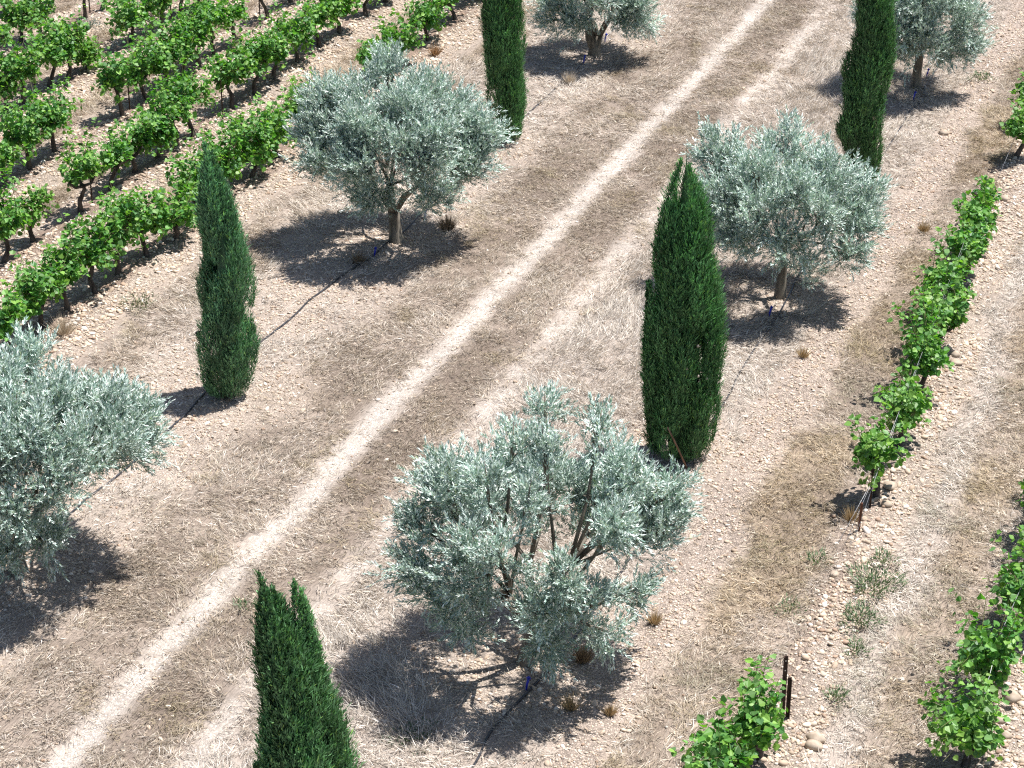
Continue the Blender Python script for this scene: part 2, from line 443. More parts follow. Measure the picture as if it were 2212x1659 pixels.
def build_pebbles():
    P = view_points(620000); f = field(P[:, 0], P[:, 1])
    dens = np.clip(f['peb'] * .42 * (.5 + ss(.3, .6, fbm(P[:, 0] * 1.6, P[:, 1] * 1.6, 333))) + f['track'] * .12 + .02, 0, 1)
    keep = RNG.random(len(P)) < dens
    P = P[keep]; f = {k: v[keep] for k, v in f.items()}; n = len(P)
    size = np.exp(RNG.normal(math.log(.021), .36, n)); size = np.clip(size, .010, .055)
    big = (P[:, 0] > -6.6) | (f['vin'] > .5)
    size *= np.where(big, 1.2, .9)
    size = np.where(f['track'] > .4, size * .75, size)
    pal = np.array([(.47, .37, .28), (.38, .29, .215), (.55, .455, .36), (.33, .23, .165), (.60, .53, .46)])
    col = pal[RNG.choice(5, n, p=[.34, .22, .24, .08, .12])] * RNG.uniform(.8, 1.15, n)[:, None]
    P3 = np.column_stack([P, hgt(P[:, 0], P[:, 1]) + size * .15])
    sm = size < .034
    print('pebbles', len(P3))
    V, Fa, C = pebble_rocks(P3[sm], size[sm], col[sm], sub=0)
    V2, Fa2, C2 = pebble_rocks(P3[~sm], size[~sm], col[~sm], sub=1)
    V = np.concatenate([V, V2]); Fa = np.concatenate([Fa, Fa2 + len(V) - len(V2)]); C = np.concatenate([C, C2])
    o = mesh_from('pebbles', V, Fa, 3, M['pebble'], C, smooth=True)
    o['kind'] = 'stuff'; o['label'] = 'countless rounded beige pebbles lying along the vine rows and paths'; o['category'] = 'pebbles'
    return n

print('blades', build_grass(), 'pebbles', build_pebbles())

# ------------------------------------------------------------------ olive trees
def olive(key, label, ell, lobes, hollow, seed, fork_h=.75, trunk_r=.11, lean=(0, 0), nback=7, dens=1.0, blue=0.5, stump=False):
    rng = np.random.default_rng(seed); random.seed(seed)
    bx, by = G(*OLIVE_PX[key]); bz = zg(bx, by); base = np.array([bx, by, 0.0])
    root = thing('olive_tree', label, 'olive tree', (bx, by, bz), 'olive trees in the two tree rows')
    k = pxm((bx, by))
    x0, x1, y0, y1 = ell
    ca, cz = PL((bx, by), (x0 + x1) / 2, (y0 + y1) / 2)
    R = (x1 - x0) / 2 / k; bh = (y1 - y0) / 2 / k
    sn = math.sin(math.atan2(-ray((x0 + x1) / 2, (y0 + y1) / 2)[2], ray((x0 + x1) / 2, (y0 + y1) / 2).dot(FV))); cs = math.sqrt(1 - sn * sn)
    Rz = math.sqrt(max((bh ** 2 - (R * sn) ** 2), .3)) / cs
    C = base + RV * ca + UP * cz
    sh = .7; E = np.array([R, R, Rz]) * sh
    eye = np.array([0, 0, H]); L3 = []
    for (px, py, rx, ry) in lobes:
        d = nrm(ray(px, py)); o = eye - C
        loc = lambda w: np.array([w.dot(RV), w.dot(FV), w[2]])
        oo = loc(o) / E; dd = loc(d) / E
        a = dd.dot(dd); b = 2 * oo.dot(dd); c = oo.dot(oo) - 1; disc = b * b - 4 * a * c
        t = (-b - math.sqrt(disc)) / (2 * a) if disc > 0 else -b / (2 * a)
        p = eye + d * t
        r1 = rx / k * 1.0
        L3.append((p - np.array([bx, by, 0]), r1, min(r1, ry / k / .85)))
    fv = FV * cs - UP * sn
    for i in range(nback):           # the far side of the crown
        th = math.pi * (i + .5) / nback; q = RV * math.cos(th) + FV * math.sin(th) + UP * rng.uniform(-.5, .35)
        q = q / np.linalg.norm(q)
        p = C + RV * q.dot(RV) * E[0] * .9 + FV * q.dot(FV) * E[1] * .9 + UP * q[2] * E[2] * .9
        L3.append((p - np.array([bx, by, 0]), R * .3, R * .26))
    # trunk and limbs
    fk = np.array([lean[0] * RV[0] + lean[1] * FV[0], lean[0] * RV[1] + lean[1] * FV[1], fork_h])
    tb = MB()
    tp = [np.array([0, 0, -.12]), np.array([0, 0, .02]), fk * .35 + rng.normal(0, .015, 3), fk * .7 + rng.normal(0, .015, 3), fk]
    tb.tube(tp, [trunk_r * 1.6, trunk_r * 1.3, trunk_r * 1.02, trunk_r * .92, trunk_r * .95], 10, .09)
    if stump:
        tb.tube([fk * .3, fk * .3 + np.array([-.12, -.03, .3]), fk * .3 + np.array([-.14, -.03, .62])], [trunk_r * 1.05, trunk_r, trunk_r * .95], 10, .06)
    trunk = tb.build('trunk', M['olive_bark'], root)
    nl = 5
    az = [math.atan2(p.dot(FV) * 1.0, p.dot(RV) - ca) for p, _, _ in L3]
    off = rng.uniform(0, 6.28)
    for li in range(nl):
        mem = [i for i in range(len(L3)) if int(((az[i] + off) % (2 * math.pi)) / (2 * math.pi) * nl) == li]
        if not mem: continue
        cen = np.mean([L3[i][0] for i in mem], axis=0)
        j1 = fk + (cen - fk) * .45 + rng.normal(0, .07, 3) - UP * .05
        lb = MB()
        lb.tube([fk - UP * .05, fk + (j1 - fk) * .5 + rng.normal(0, .04, 3), j1], [trunk_r * .56, trunk_r * .42, trunk_r * .3], 7, .1)
        for i in mem:
            p = L3[i][0]; md = (j1 + p) / 2 + rng.normal(0, .06, 3)
            lb.tube([j1, md, p, p + (p - md) * .35 + UP * .1], [trunk_r * .26, trunk_r * .19, trunk_r * .12, .005], 6, .08)
            for q in range(4):
                e = p + nrm(rng.normal(0, 1, 3) + UP * .8) * L3[i][1] * .75
                lb.tube([md + (p - md) * rng.uniform(.2, .9), (p + e) / 2 + rng.normal(0, .03, 3), e], [.014, .01, .005], 4)
        lb.build('limb', M['olive_bark'], trunk)
    # crown: leafy shoots on the shell of every lobe
    Ps = []; As = []; Ls = []; shade = []
    Cc = C - np.array([bx, by, 0])
    def branchlets(ctr, A0, nsh, lb):
        m = len(ctr); t = rng.uniform(0, 1, (m, nsh)) ** .8
        jit = rng.normal(0, .055, (m, nsh, 3))
        P = ctr[:, None] + A0[:, None] * (t * lb[:, None] - lb[:, None] * .45)[..., None] + jit
        A = nrm(A0[:, None] + rng.normal(0, .36, (m, nsh, 3)) + jit * 3.5)
        Ps.append(P.reshape(-1, 3)); As.append(A.reshape(-1, 3)); Ls.append(rng.uniform(.12, .27, m * nsh))
        shade.append(np.repeat(rng.uniform(-.8, .6, m), nsh))
    for (p, r, rz) in L3:
        outw = nrm((p - Cc) * np.array([1, 1, 1.1]))
        nb = max(6, int(21 * dens * (r / .45) ** 2))
        d = nrm(rng.normal(0, 1, (nb * 3, 3)) + np.array([0, 0, .3])); d = d[(d * outw[None]).sum(1) > -.5][:nb]; m = len(d)
        ctr = p + d * np.array([r, r, rz]) * rng.uniform(.25, .8, m)[:, None]
        A0 = nrm(d * .5 + outw[None] * .35 + UP * rng.uniform(.35, 1.15, m)[:, None] + rng.normal(0, .22, (m, 3)))
        branchlets(ctr, A0, 15, rng.uniform(.26, .5, m) * min(1.1, .65 + r))
        base_p = fk + (p - fk) * .4; m = max(3, int(9 * r / .45))
        t = rng.uniform(.55, 1, m)[:, None]
        ctr = base_p + (p - base_p) * t + rng.normal(0, .13, (m, 3))
        branchlets(ctr, nrm(outw[None] * .4 + UP * .7 + rng.normal(0, .45, (m, 3))), 11, rng.uniform(.2, .4, m))
    P = np.concatenate(Ps); A = np.concatenate(As); Ln = np.concatenate(Ls); Sh = np.concatenate(shade)
    ok = P[:, 2] > .25; P, A, Ln, Sh = P[ok], A[ok], Ln[ok], Sh[ok]
    nlv = 15; m = len(P)
    t = (np.arange(nlv)[None] + rng.uniform(0, 1, (m, nlv))) / nlv
    droop = np.stack([np.zeros((m, nlv)), np.zeros((m, nlv)), -.10 * t ** 2 * Ln[:, None]], -1)
    O = P[:, None] + A[:, None] * (Ln[:, None] * t)[..., None] + droop
    B1 = nrm(np.cross(A, rng.normal(0, 1, (m, 3)))); B2 = np.cross(A, B1)
    ph = np.arange(nlv)[None] * 2.4 + rng.uniform(0, 6.28, (m, 1)) + rng.normal(0, .4, (m, nlv))
    sd = B1[:, None] * np.cos(ph)[..., None] + B2[:, None] * np.sin(ph)[..., None]
    sp = rng.uniform(.35, .95, (m, nlv))[..., None] * (1.1 - .75 * t[..., None])
    D = nrm(A[:, None] * (1 - .35 * sp) + sd * sp)
    Nn = nrm(np.cross(D, np.cross(UP, D)) + rng.normal(0, .45, D.shape))
    O = O.reshape(-1, 3); D = D.reshape(-1, 3); Nn = Nn.reshape(-1, 3); q = len(O)
    c1 = np.array([.40, .50, .455]); c2 = np.array([.20, .305, .26]); c3 = np.array([.72, .77, .74]); c4 = np.array([.25, .31, .18])
    u = rng.random(q)[:, None]
    col = np.where(u < .42, c1, np.where(u < .64, c2, np.where(u < .95, c3, c4))) * rng.uniform(.8, 1.2, q)[:, None]
    col = col * (1 + .28 * np.repeat(Sh, nlv)[:, None])
    V, Q, Cl = leaf_quads(O, D, Nn, rng.uniform(.055, .09, q), rng.uniform(.014, .022, q), col)
    mesh_from('crown', V, Q, 4, M['olive'], Cl, root)
    return root, q

OL = []
OL.append(olive('L', 'broad round silver olive tree beside the vineyard, left of the wheel tracks', (645, 1085, 140, 478), [
    (838, 160, 46, 38), (714, 223, 62, 43), (776, 215, 50, 42), (916, 209, 60, 43), (690, 290, 54, 43), (782, 282, 67, 42), (1031, 295, 62, 46),
    (937, 295, 60, 48), (701, 349, 59, 40), (782, 362, 67, 48), (1010, 362, 60, 42), (916, 362, 56, 42), (808, 425, 60, 42), (929, 418, 50, 36), (866, 250, 48, 45), (860, 330, 50, 40)],
    False, 1, .62, .12, (-.03, .0)))
OL.append(olive('R', 'open silver olive tree with thin straight trunk, right behind the big cypress', (1478, 1915, 275, 595), [
    (1700, 325, 60, 50), (1560, 335, 62, 45), (1565, 430, 65, 55), (1640, 470, 56, 50), (1790, 385, 60, 45), (1850, 470, 60, 52), (1830, 540, 52, 36),
    (1700, 525, 60, 45), (1600, 515, 60, 40), (1720, 425, 60, 50), (1640, 380, 50, 45), (1775, 470, 50, 45), (1745, 580, 30, 26), (1530, 500, 45, 40), (1870, 420, 40, 36)],
    False, 2, .95, .095, (0, 0), dens=.72))
OL.append(olive('T', 'small silver olive tree with forked dark trunk and sawn stump at the top edge', (1160, 1422, -150, 92), [
    (1210, 10, 50, 40), (1290, -5, 50, 40), (1370, 10, 50, 36), (1345, 40, 40, 24), (1245, 45, 44, 24), (1195, 45, 32, 24), (1385, 50, 34, 20), (1250, -60, 50, 40), (1340, -70, 50, 40), (1300, -110, 50, 35)],
    False, 3, .5, .12, (.1, 0), stump=True, dens=.75))
OL.append(olive('TR', 'silver olive tree partly hidden by the stepped cypress at upper right', (1845, 2135, -110, 165), [
    (2080, 55, 50, 60), (1990, 80, 58, 48), (1940, 60, 50, 45), (2030, 5, 56, 45), (1960, 0, 50, 45), (2090, 110, 40, 34), (1885, 40, 44, 45), (2035, 110, 50, 34), (1945, 110, 46, 28), (2000, -50, 60, 45), (2070, -40, 45, 45), (1900, -20, 45, 40)],
    False, 4, 1.0, .1, (.02, 0), dens=.75))
OL.append(olive('LF', 'large silver olive tree cut off by the left picture edge', (-260, 368, 745, 1235), [
    (60, 805, 70, 60), (0, 850, 70, 60), (125, 875, 70, 50), (235, 895, 62, 46), (322, 920, 44, 40), (245, 955, 62, 42), (70, 960, 70, 60), (0, 1000, 66, 60),
    (105, 1050, 66, 55), (30, 1120, 60, 56), (90, 1165, 56, 40), (10, 1195, 50, 34), (-90, 900, 80, 70), (-110, 1050, 80, 70), (-80, 1150, 70, 50), (-180, 980, 70, 60), (160, 980, 55, 45), (30, 905, 60, 50)],
    False, 5, .55, .12, (0, 0), dens=.95))
OL.append(olive('B', 'large hollow crowned olive tree at the bottom centre, nearest of all the olives', (845, 1505, 850, 1432), [
    (1177, 896, 42, 56), (1293, 933, 38, 48), (1106, 975, 42, 46), (1345, 1035, 64, 54), (1440, 1072, 46, 58), (1326, 1147, 60, 46), (1430, 1147, 48, 44),
    (971, 1065, 54, 54), (1053, 1050, 36, 36), (1139, 1091, 42, 70), (915, 1140, 54, 54), (887, 1214, 44, 46), (1005, 1192, 50, 44), (1085, 1214, 44, 42),
    (941, 1278, 64, 44), (1020, 1260, 58, 44), (997, 1345, 54, 34), (1222, 1258, 54, 44), (1278, 1308, 54, 46), (1166, 1330, 64, 44), (1184, 1394, 54, 32), (1308, 1371, 34, 32), (1364, 1278, 26, 32), (1177, 990, 40, 40)],
    True, 6, .6, .13, (.1, .06), nback=5, dens=.95))
print('olive leaves', sum(q for _, q in OL))

# ------------------------------------------------------------------ cypresses
def cypress(key, label, spires, seed, tintv=(1, 1, 1), cones=0, nplume=70, blue=0.0):
    rng = np.random.default_rng(seed); random.seed(seed)
    bx, by = G(*CYP_PX[key]); bz = zg(bx, by)
    root = thing('cypress', label, 'cypress', (bx, by, bz), 'cypresses in the two tree rows')
    k = pxm((bx, by))
    tb = MB(); tb.tube([(0, 0, -.1), (0, 0, .3), (0, 0, 1.4)], [.11, .09, .06], 8, .08)
    tb.build('trunk', M['cyp_bark'], root)
    core_v = []; core_f = []; nv = 0
    Ps = []; As = []; Ls = []; Ou = []; Cs = []
    conespots = []
    for (rows, dep) in spires:
        zs = []; ca = []; rr = []
        for (y, xl, xr) in rows:
            a, z = PL((bx, by), (xl + xr) / 2, y); kk = F0 / ((np.array([bx, by, z]) - np.array([0, 0, H])) @ (FV * CT - UP * ST))
            zs.append(z - bz); ca.append(a); rr.append((xr - xl) / 2 / kk)
        o = np.argsort(zs); zs = np.array(zs)[o]; ca = np.array(ca)[o]; rr = np.array(rr)[o]
        zmin, zmax = zs[0], zs[-1]
        fr = lambda z: np.interp(z, zs, rr); fa = lambda z: np.interp(z, zs, ca)
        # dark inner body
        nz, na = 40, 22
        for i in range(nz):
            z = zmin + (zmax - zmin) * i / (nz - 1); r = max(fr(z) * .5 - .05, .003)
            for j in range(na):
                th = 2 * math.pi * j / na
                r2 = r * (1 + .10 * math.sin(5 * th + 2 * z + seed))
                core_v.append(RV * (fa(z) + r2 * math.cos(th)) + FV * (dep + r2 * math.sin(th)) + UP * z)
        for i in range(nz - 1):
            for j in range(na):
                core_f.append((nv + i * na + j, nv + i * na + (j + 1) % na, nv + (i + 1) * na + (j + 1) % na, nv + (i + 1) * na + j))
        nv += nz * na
        hgtm = zmax - zmin; npl = max(6, int(nplume * .62 * hgtm / 5 * max(rr) / .45))
        for _ in range(npl):
            th = rng.uniform(0, 2 * math.pi); ln = rng.uniform(.8, 2.0) * min(1, hgtm / 3.2); rec = rng.choice([1.12, 1.0, .86, .72], p=[.3, .3, .22, .18]); lift = rng.uniform(0, .10)
            z0 = zmin + rng.uniform(-.16, max(.01, 1 - ln / hgtm * .9)) * hgtm; w = rng.uniform(.13, .25)
            ns = int(260 * ln * w / .19); t = rng.uniform(0, 1, ns)
            z = np.minimum(z0 + t * ln, zmax + .02)
            wl = np.minimum(w, .5 * fr(z) + .008)
            edge = fr(z) * rec * (.9 + .06 * np.sin(t * 3)) - wl * .75 + lift * np.clip(t - .55, 0, 1) * np.minimum(1, fr(z) * 3)
            ph = rng.uniform(-1.45, 1.45, ns); ww = wl * np.sin(math.pi * np.clip(t * .82 + .16, 0, 1)) ** .8
            thj = th + (t - .3) * rng.normal(0, .22)
            od = RV[None] * np.cos(thj)[:, None] + FV[None] * np.sin(thj)[:, None]
            td = -RV[None] * np.sin(thj)[:, None] + FV[None] * np.cos(thj)[:, None]
            o1 = od * np.cos(ph)[:, None] + td * np.sin(ph)[:, None]
            P = RV[None] * fa(z)[:, None] + FV[None] * dep + UP[None] * z[:, None] + od * np.maximum(edge, 0)[:, None] + o1 * ww[:, None]
            A = nrm(UP[None] * 1.0 + o1 * rng.uniform(.0, .42, ns)[:, None] + rng.normal(0, .17, (ns, 3)))
            c = rng.uniform(.6, 1.35)
            Ps.append(P); As.append(A); Ls.append(rng.uniform(.09, .25, ns) * np.clip(fr(z) / .25, .45, 1)); Ou.append(o1); Cs.append(c * rng.uniform(.6, 1.5, ns))
        for _ in range(cones):
            th = rng.uniform(math.pi * 1.05, math.pi * 1.95); z = rng.uniform(zmin + .3 * hgtm, zmin + .75 * hgtm)
            conespots.append(RV * (fa(z) + fr(z) * .97 * math.cos(th)) + FV * (dep + fr(z) * .97 * math.sin(th)) + UP * z)
        cones = 0
    P = np.concatenate(Ps); A = np.concatenate(As); Ln = np.concatenate(Ls); Od = np.concatenate(Ou); Cc = np.concatenate(Cs)
    ok = P[:, 2] > .02; P, A, Ln, Od, Cc = P[ok], A[ok], Ln[ok], Od[ok], Cc[ok]
    nlv = 7; m = len(P)
    t = (np.arange(nlv)[None] + rng.uniform(0, .8, (m, nlv))) / nlv * .85
    B1 = nrm(np.cross(A, Od)); B2 = nrm(np.cross(B1, A))
    side = np.where(np.arange(nlv) % 2 == 0, 1.0, -1.0)[None] * rng.uniform(.2, .75, (m, nlv)) * (1 - t)
    D = nrm(A[:, None] + B1[:, None] * side[..., None] + B2[:, None] * rng.normal(.08, .25, (m, nlv))[..., None])
    O = P[:, None] + A[:, None] * (Ln[:, None] * t)[..., None]
    Nn = nrm(B2[:, None] + rng.normal(0, .5, D.shape))
    q = m * nlv
    base = np.array([.078, .175, .072]) * np.array(tintv)
    col = base[None] * np.repeat(Cc, nlv)[:, None] * rng.uniform(.7, 1.3, q)[:, None]
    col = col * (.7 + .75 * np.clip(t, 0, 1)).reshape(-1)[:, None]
    yel = rng.random(q)[:, None] < .06; col = np.where(yel, col * np.array([1.7, 1.35, .8]), col)
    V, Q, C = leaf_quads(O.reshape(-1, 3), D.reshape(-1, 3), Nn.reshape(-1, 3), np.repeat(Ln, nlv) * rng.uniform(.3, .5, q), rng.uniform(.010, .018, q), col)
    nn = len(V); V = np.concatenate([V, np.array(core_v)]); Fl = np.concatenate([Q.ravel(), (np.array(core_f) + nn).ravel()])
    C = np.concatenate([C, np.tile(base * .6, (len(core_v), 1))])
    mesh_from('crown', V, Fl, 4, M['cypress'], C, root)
    v0, f0 = ico(1)
    for p in conespots:
        mesh_from('cone', v0 * np.array([.02, .02, .022]) * 1.15, f0, 3, M['cone'], None, root, True, p)
    return root, (bx, by, bz), q

CY_ = []
CY_.append(cypress('c1', 'dark green cypress with an even column shape, at the top left of the wheel tracks',
    [([(312, 1066, 1124), (296, 1060, 1130), (250, 1056, 1133), (180, 1050, 1134), (100, 1049, 1132), (20, 1051, 1122), (-60, 1056, 1112), (-140, 1064, 1102), (-200, 1074, 1094), (-235, 1084, 1088)], 0)], 21, (1, 1.05, .95)))
CY_.append(cypress('c2', 'blue green cypress leaning left, beside the vineyard edge, with a sawn branch stub',
    [([(866, 462, 516), (845, 450, 526), (800, 443, 540), (750, 438, 552), (680, 438, 547), (600, 439, 537), (540, 440, 530), (490, 437, 512), (440, 436, 492), (390, 434, 478), (350, 436, 466), (318, 436, 452), (303, 438, 444)], 0)], 22, (1.5, 1.4, 1.75)))
CY_.append(cypress('c3', 'tall dark cypress with stepped left side, in the upper right before an olive',
    [([(398, 1858, 1890), (385, 1850, 1897), (350, 1838, 1903), (300, 1822, 1908), (240, 1824, 1913), (180, 1840, 1918), (100, 1846, 1922), (20, 1850, 1921), (-60, 1856, 1916), (-130, 1864, 1908), (-190, 1876, 1898), (-215, 1884, 1890)], 0),
     ([(380, 1850, 1880), (340, 1822, 1872), (290, 1812, 1868), (250, 1814, 1862), (222, 1820, 1846)], -.1),
     ([(260, 1830, 1880), (200, 1822, 1876), (150, 1828, 1872), (110, 1835, 1862), (90, 1838, 1850)], .05)], 23, (.95, 1.0, .9)))
CY_.append(cypress('c4', 'big dark cypress with pointed tip and separate low plume on its left',
    [([(1000, 1428, 1505), (985, 1415, 1518), (950, 1406, 1530), (880, 1402, 1545), (800, 1402, 1551), (720, 1404, 1553), (640, 1414, 1550), (560, 1422, 1546), (500, 1428, 1532), (450, 1440, 1522), (400, 1452, 1512), (360, 1464, 1502), (332, 1474, 1493), (316, 1480, 1486)], 0),
     ([(900, 1405, 1470), (820, 1396, 1460), (740, 1393, 1445), (680, 1394, 1432), (640, 1394, 1418), (612, 1398, 1404)], -.12),
     ([(600, 1424, 1480), (520, 1430, 1478), (460, 1436, 1470), (420, 1440, 1458), (396, 1443, 1449)], .05)], 24, (1, 1.08, 1.0), cones=22, nplume=80))
CY_.append(cypress('c5', 'blue green cypress with twin tips rising from the bottom picture edge',
    [([(2060, 650, 735), (2000, 630, 750), (1900, 605, 760), (1800, 585, 765), (1720, 575, 758), (1650, 570, 744), (1580, 572, 722), (1500, 574, 690), (1430, 568, 662), (1370, 562, 640), (1310, 558, 612), (1275, 555, 590), (1250, 556, 566)], 0),
     ([(1620, 620, 738), (1540, 628, 716), (1460, 634, 694), (1390, 632, 678), (1330, 626, 664), (1290, 624, 650), (1256, 627, 634)], .1),
     ([(1760, 566, 660), (1680, 566, 650), (1600, 572, 640), (1540, 568, 612), (1490, 563, 592), (1445, 562, 570)], -.18),
     ([(1800, 560, 640), (1720, 550, 610), (1660, 545, 590), (1600, 556, 578)], -.3)], 25, (1.5, 1.38, 1.5), nplume=95))
# sawn stub on the leaning cypress, bare brown stake leaning in the big one
r2, (bx, by, bz), _ = CY_[1]
a0, z0 = PL((bx, by), 448, 742); a1, z1 = PL((bx, by), 432, 722); a2, z2 = PL((bx, by), 428, 712)
sb = MB(); P3 = lambda a, z, d=-.1: RV * a + FV * d + UP * z
sb.tube([P3(a0, z0), P3(a1, z1), P3(a2, z2)], [.03, .035, .045], 8, .1)
sb.tube([P3(a1, z1), P3(a1 - .05, z1 + .03)], [.03, .02], 6, .1); sb.build('branch_stub', M['vine_bark'], r2)
r4, (bx, by, bz), _ = CY_[3]
a0, z0 = PL((bx, by), 1455, 925); a1, z1 = PL((bx, by), 1437, 886)
sk = thing('wooden_stake', 'thin brown wooden stake leaning out of the big notched cypress', 'stake', (bx, by, bz))
s_ = MB(); s_.tube([P3(a0 + .2, 0, -.45), P3(a0, z0, -.56), P3(a1, z1, -.62)], [.016, .016, .013], 6); s_.build('stake', M['wood'], sk)
print('cypress quads', sum(c[2] for c in CY_))

# ------------------------------------------------------------------ vines
def vine(px, py, label, rx=.58, top=1.2, low=.38, n=430, dx=0.0, pale=0.0, seed=0, bare=False, group=None, stretch=1.35, narrow=.85):
    rng = np.random.default_rng(1000 + seed); random.seed(seed)
    n = int(n * 1.75); rx *= .98
    bx, by = G(px, py); bz = zg(bx, by)
    root = thing('grapevine', label, 'grapevine', (bx, by, bz), group)
    tb = MB(); th = low + .1
    lean = rng.normal(0, .09, 2)
    fk = np.array([lean[0], lean[1], th])
    tb.tube([(0, 0, -.12), (0, 0, .03), fk * .45 + rng.normal(0, .03, 3), fk * .8 + rng.normal(0, .025, 3), fk], [.075, .06, .045, .04, .05], 8, .16)
    ends = []
    na = 3 if not bare else 4
    a0 = rng.uniform(0, 6.28)
    for i in range(na):
        a = a0 + i * 6.28 / na + rng.normal(0, .3); r = rng.uniform(.15, .32)
        e = fk + np.array([math.cos(a) * r * .8, math.sin(a) * r * 1.3, rng.uniform(.02, .2)])
        md = (fk + e) / 2 + rng.normal(0, .03, 3) - UP * .03
        tb.tube([fk - UP * .02, md, e, e + UP * .05], [.036, .03, .026, .03], 6, .2); ends.append(e)
    tb.build('trunk', M['vine_bark'], root)
    if n < 5: return root
    # canes curve out of the arms, leaves stand along them
    nc = max(4, int(n / 30)); Vs = []; Cn = MB()
    O = []; AX = []; TT = []
    per = max(8, n // nc)
    for i in range(nc):
        e = ends[i % len(ends)]
        a = rng.uniform(0, 6.28); tgt = np.array([math.cos(a) * rx * narrow * rng.uniform(.35, 1.05) + dx, math.sin(a) * rx * stretch * rng.uniform(.35, 1.05), low * .7 + (top - low * .7) * rng.random() ** .8])
        md = (e + tgt) / 2 + np.array([0, 0, rng.uniform(.05, .3)]) * (top / 1.2)
        md[2] = min(md[2], top)
        if rng.random() < .2:
            tgt = e + (tgt - e) * 1.15; tgt[2] = top * rng.uniform(1.0, 1.28); md[2] = max(md[2], top * .7)
        t = np.sort(rng.uniform(.02, 1, per))[:, None]
        p = (1 - t) ** 2 * e + 2 * t * (1 - t) * md + t ** 2 * tgt
        tg = nrm(2 * (1 - t) * (md - e) + 2 * t * (tgt - md))
        O.append(p); AX.append(tg); TT.append(t[:, 0])
        Cn.tube([e, (e + 2 * md + tgt) / 4, tgt], [.007, .006, .003], 4)
    O = np.concatenate(O); AX = np.concatenate(AX); TT = np.concatenate(TT); q = len(O)
    sd = nrm(np.cross(AX, rng.normal(0, 1, (q, 3))))
    base = O + sd * rng.uniform(.03, .11, q)[:, None]
    base[:, 2] = np.maximum(base[:, 2], low * .55)
    cen = np.array([dx * .5, 0, (top + low) * .42]); outw = nrm(base - cen)
    D = nrm(sd * .9 + outw * .5 + np.array([0, 0, -.35]) + rng.normal(0, .45, (q, 3)))
    Nn = nrm(outw * .7 + UP * .75 + rng.normal(0, .45, (q, 3)))
    S = nrm(np.cross(D, Nn)); Nn = np.cross(S, D)
    sz = (rng.uniform(.07, .128, q) * (1 - .35 * TT * rng.random(q)))[:, None]
    fold = rng.uniform(.02, .28, q)[:, None] * sz; cup = rng.normal(0, .12, q)[:, None] * sz
    pts = [base, base + D * sz * .12 + S * sz * .42 + Nn * fold * .8, base + D * sz * .5 + S * sz * .52 + Nn * (fold - cup * .3), base + D * sz * .72 + S * sz * .3 + Nn * fold * .5,
           base + D * sz * 1.0 - Nn * cup, base + D * sz * .72 - S * sz * .3 + Nn * fold * .5, base + D * sz * .5 - S * sz * .52 + Nn * (fold - cup * .3), base + D * sz * .12 - S * sz * .42 + Nn * fold * .8]
    V = np.stack(pts, 1).reshape(-1, 3)
    i0 = (np.arange(q) * 8)[:, None]
    Fq = np.concatenate([np.concatenate([i0 + np.array([0, 1, 2, 3, 4]), i0 + np.array([0, 4, 5, 6, 7])], 1)]).reshape(-1, 5)
    c = np.array([(.10, .25, .045), (.055, .165, .04), (.18, .33, .06), (.13, .25, .09)])[rng.choice(4, q, p=[.42, .28, .2, .1])]
    tipc = np.array([.20, .31, .07]); w = np.clip((TT - .75) * 2.2, 0, 1)[:, None] * .6 + pale * rng.random((q, 1))
    c = c * (1 - np.clip(w, 0, 1)) + tipc * np.clip(w, 0, 1)
    c = c * rng.uniform(.75, 1.25, q)[:, None]
    cv = np.array(Cn.v); tint = np.concatenate([np.repeat(c, 8, axis=0), np.tile([.17, .17, .07], (len(cv), 1))])
    fl = np.concatenate([Fq.ravel(), np.array(Cn.f) + len(V)]); fs = np.concatenate([np.full(len(Fq), 5), np.array(Cn.sz)])
    mesh_from('foliage', np.concatenate([V, cv]), fl, fs, M['vine'], tint, root)
    return root

GRP = {'A': 'vines of the row nearest the cypresses', 'B': 'vines of the second row from the cypresses', 'C': 'vines of the third row from the cypresses',
       'D': 'vines of the fourth row from the cypresses', 'E': 'vines of the fifth row from the cypresses', 'F': 'vines of the sixth row from the cypresses',
       'G': 'vines of the row right of the gravel strip', 'H': 'vines of the far right row'}
RN = {'A': 'the vine row nearest the cypresses', 'B': 'the second row left of the cypresses', 'C': 'the third row left of the cypresses', 'D': 'the fourth row left of the cypresses',
      'E': 'the fifth vine row, upper left', 'F': 'the sixth vine row, upper left corner', 'G': 'the row right of the gravel strip', 'H': 'the far right vine row'}
ORD = ['first', 'second', 'third', 'fourth', 'fifth', 'sixth', 'seventh', 'eighth', 'ninth', 'tenth', 'eleventh', 'twelfth', 'thirteenth', 'fourteenth', 'fifteenth', 'sixteenth', 'seventeenth', 'eighteenth']
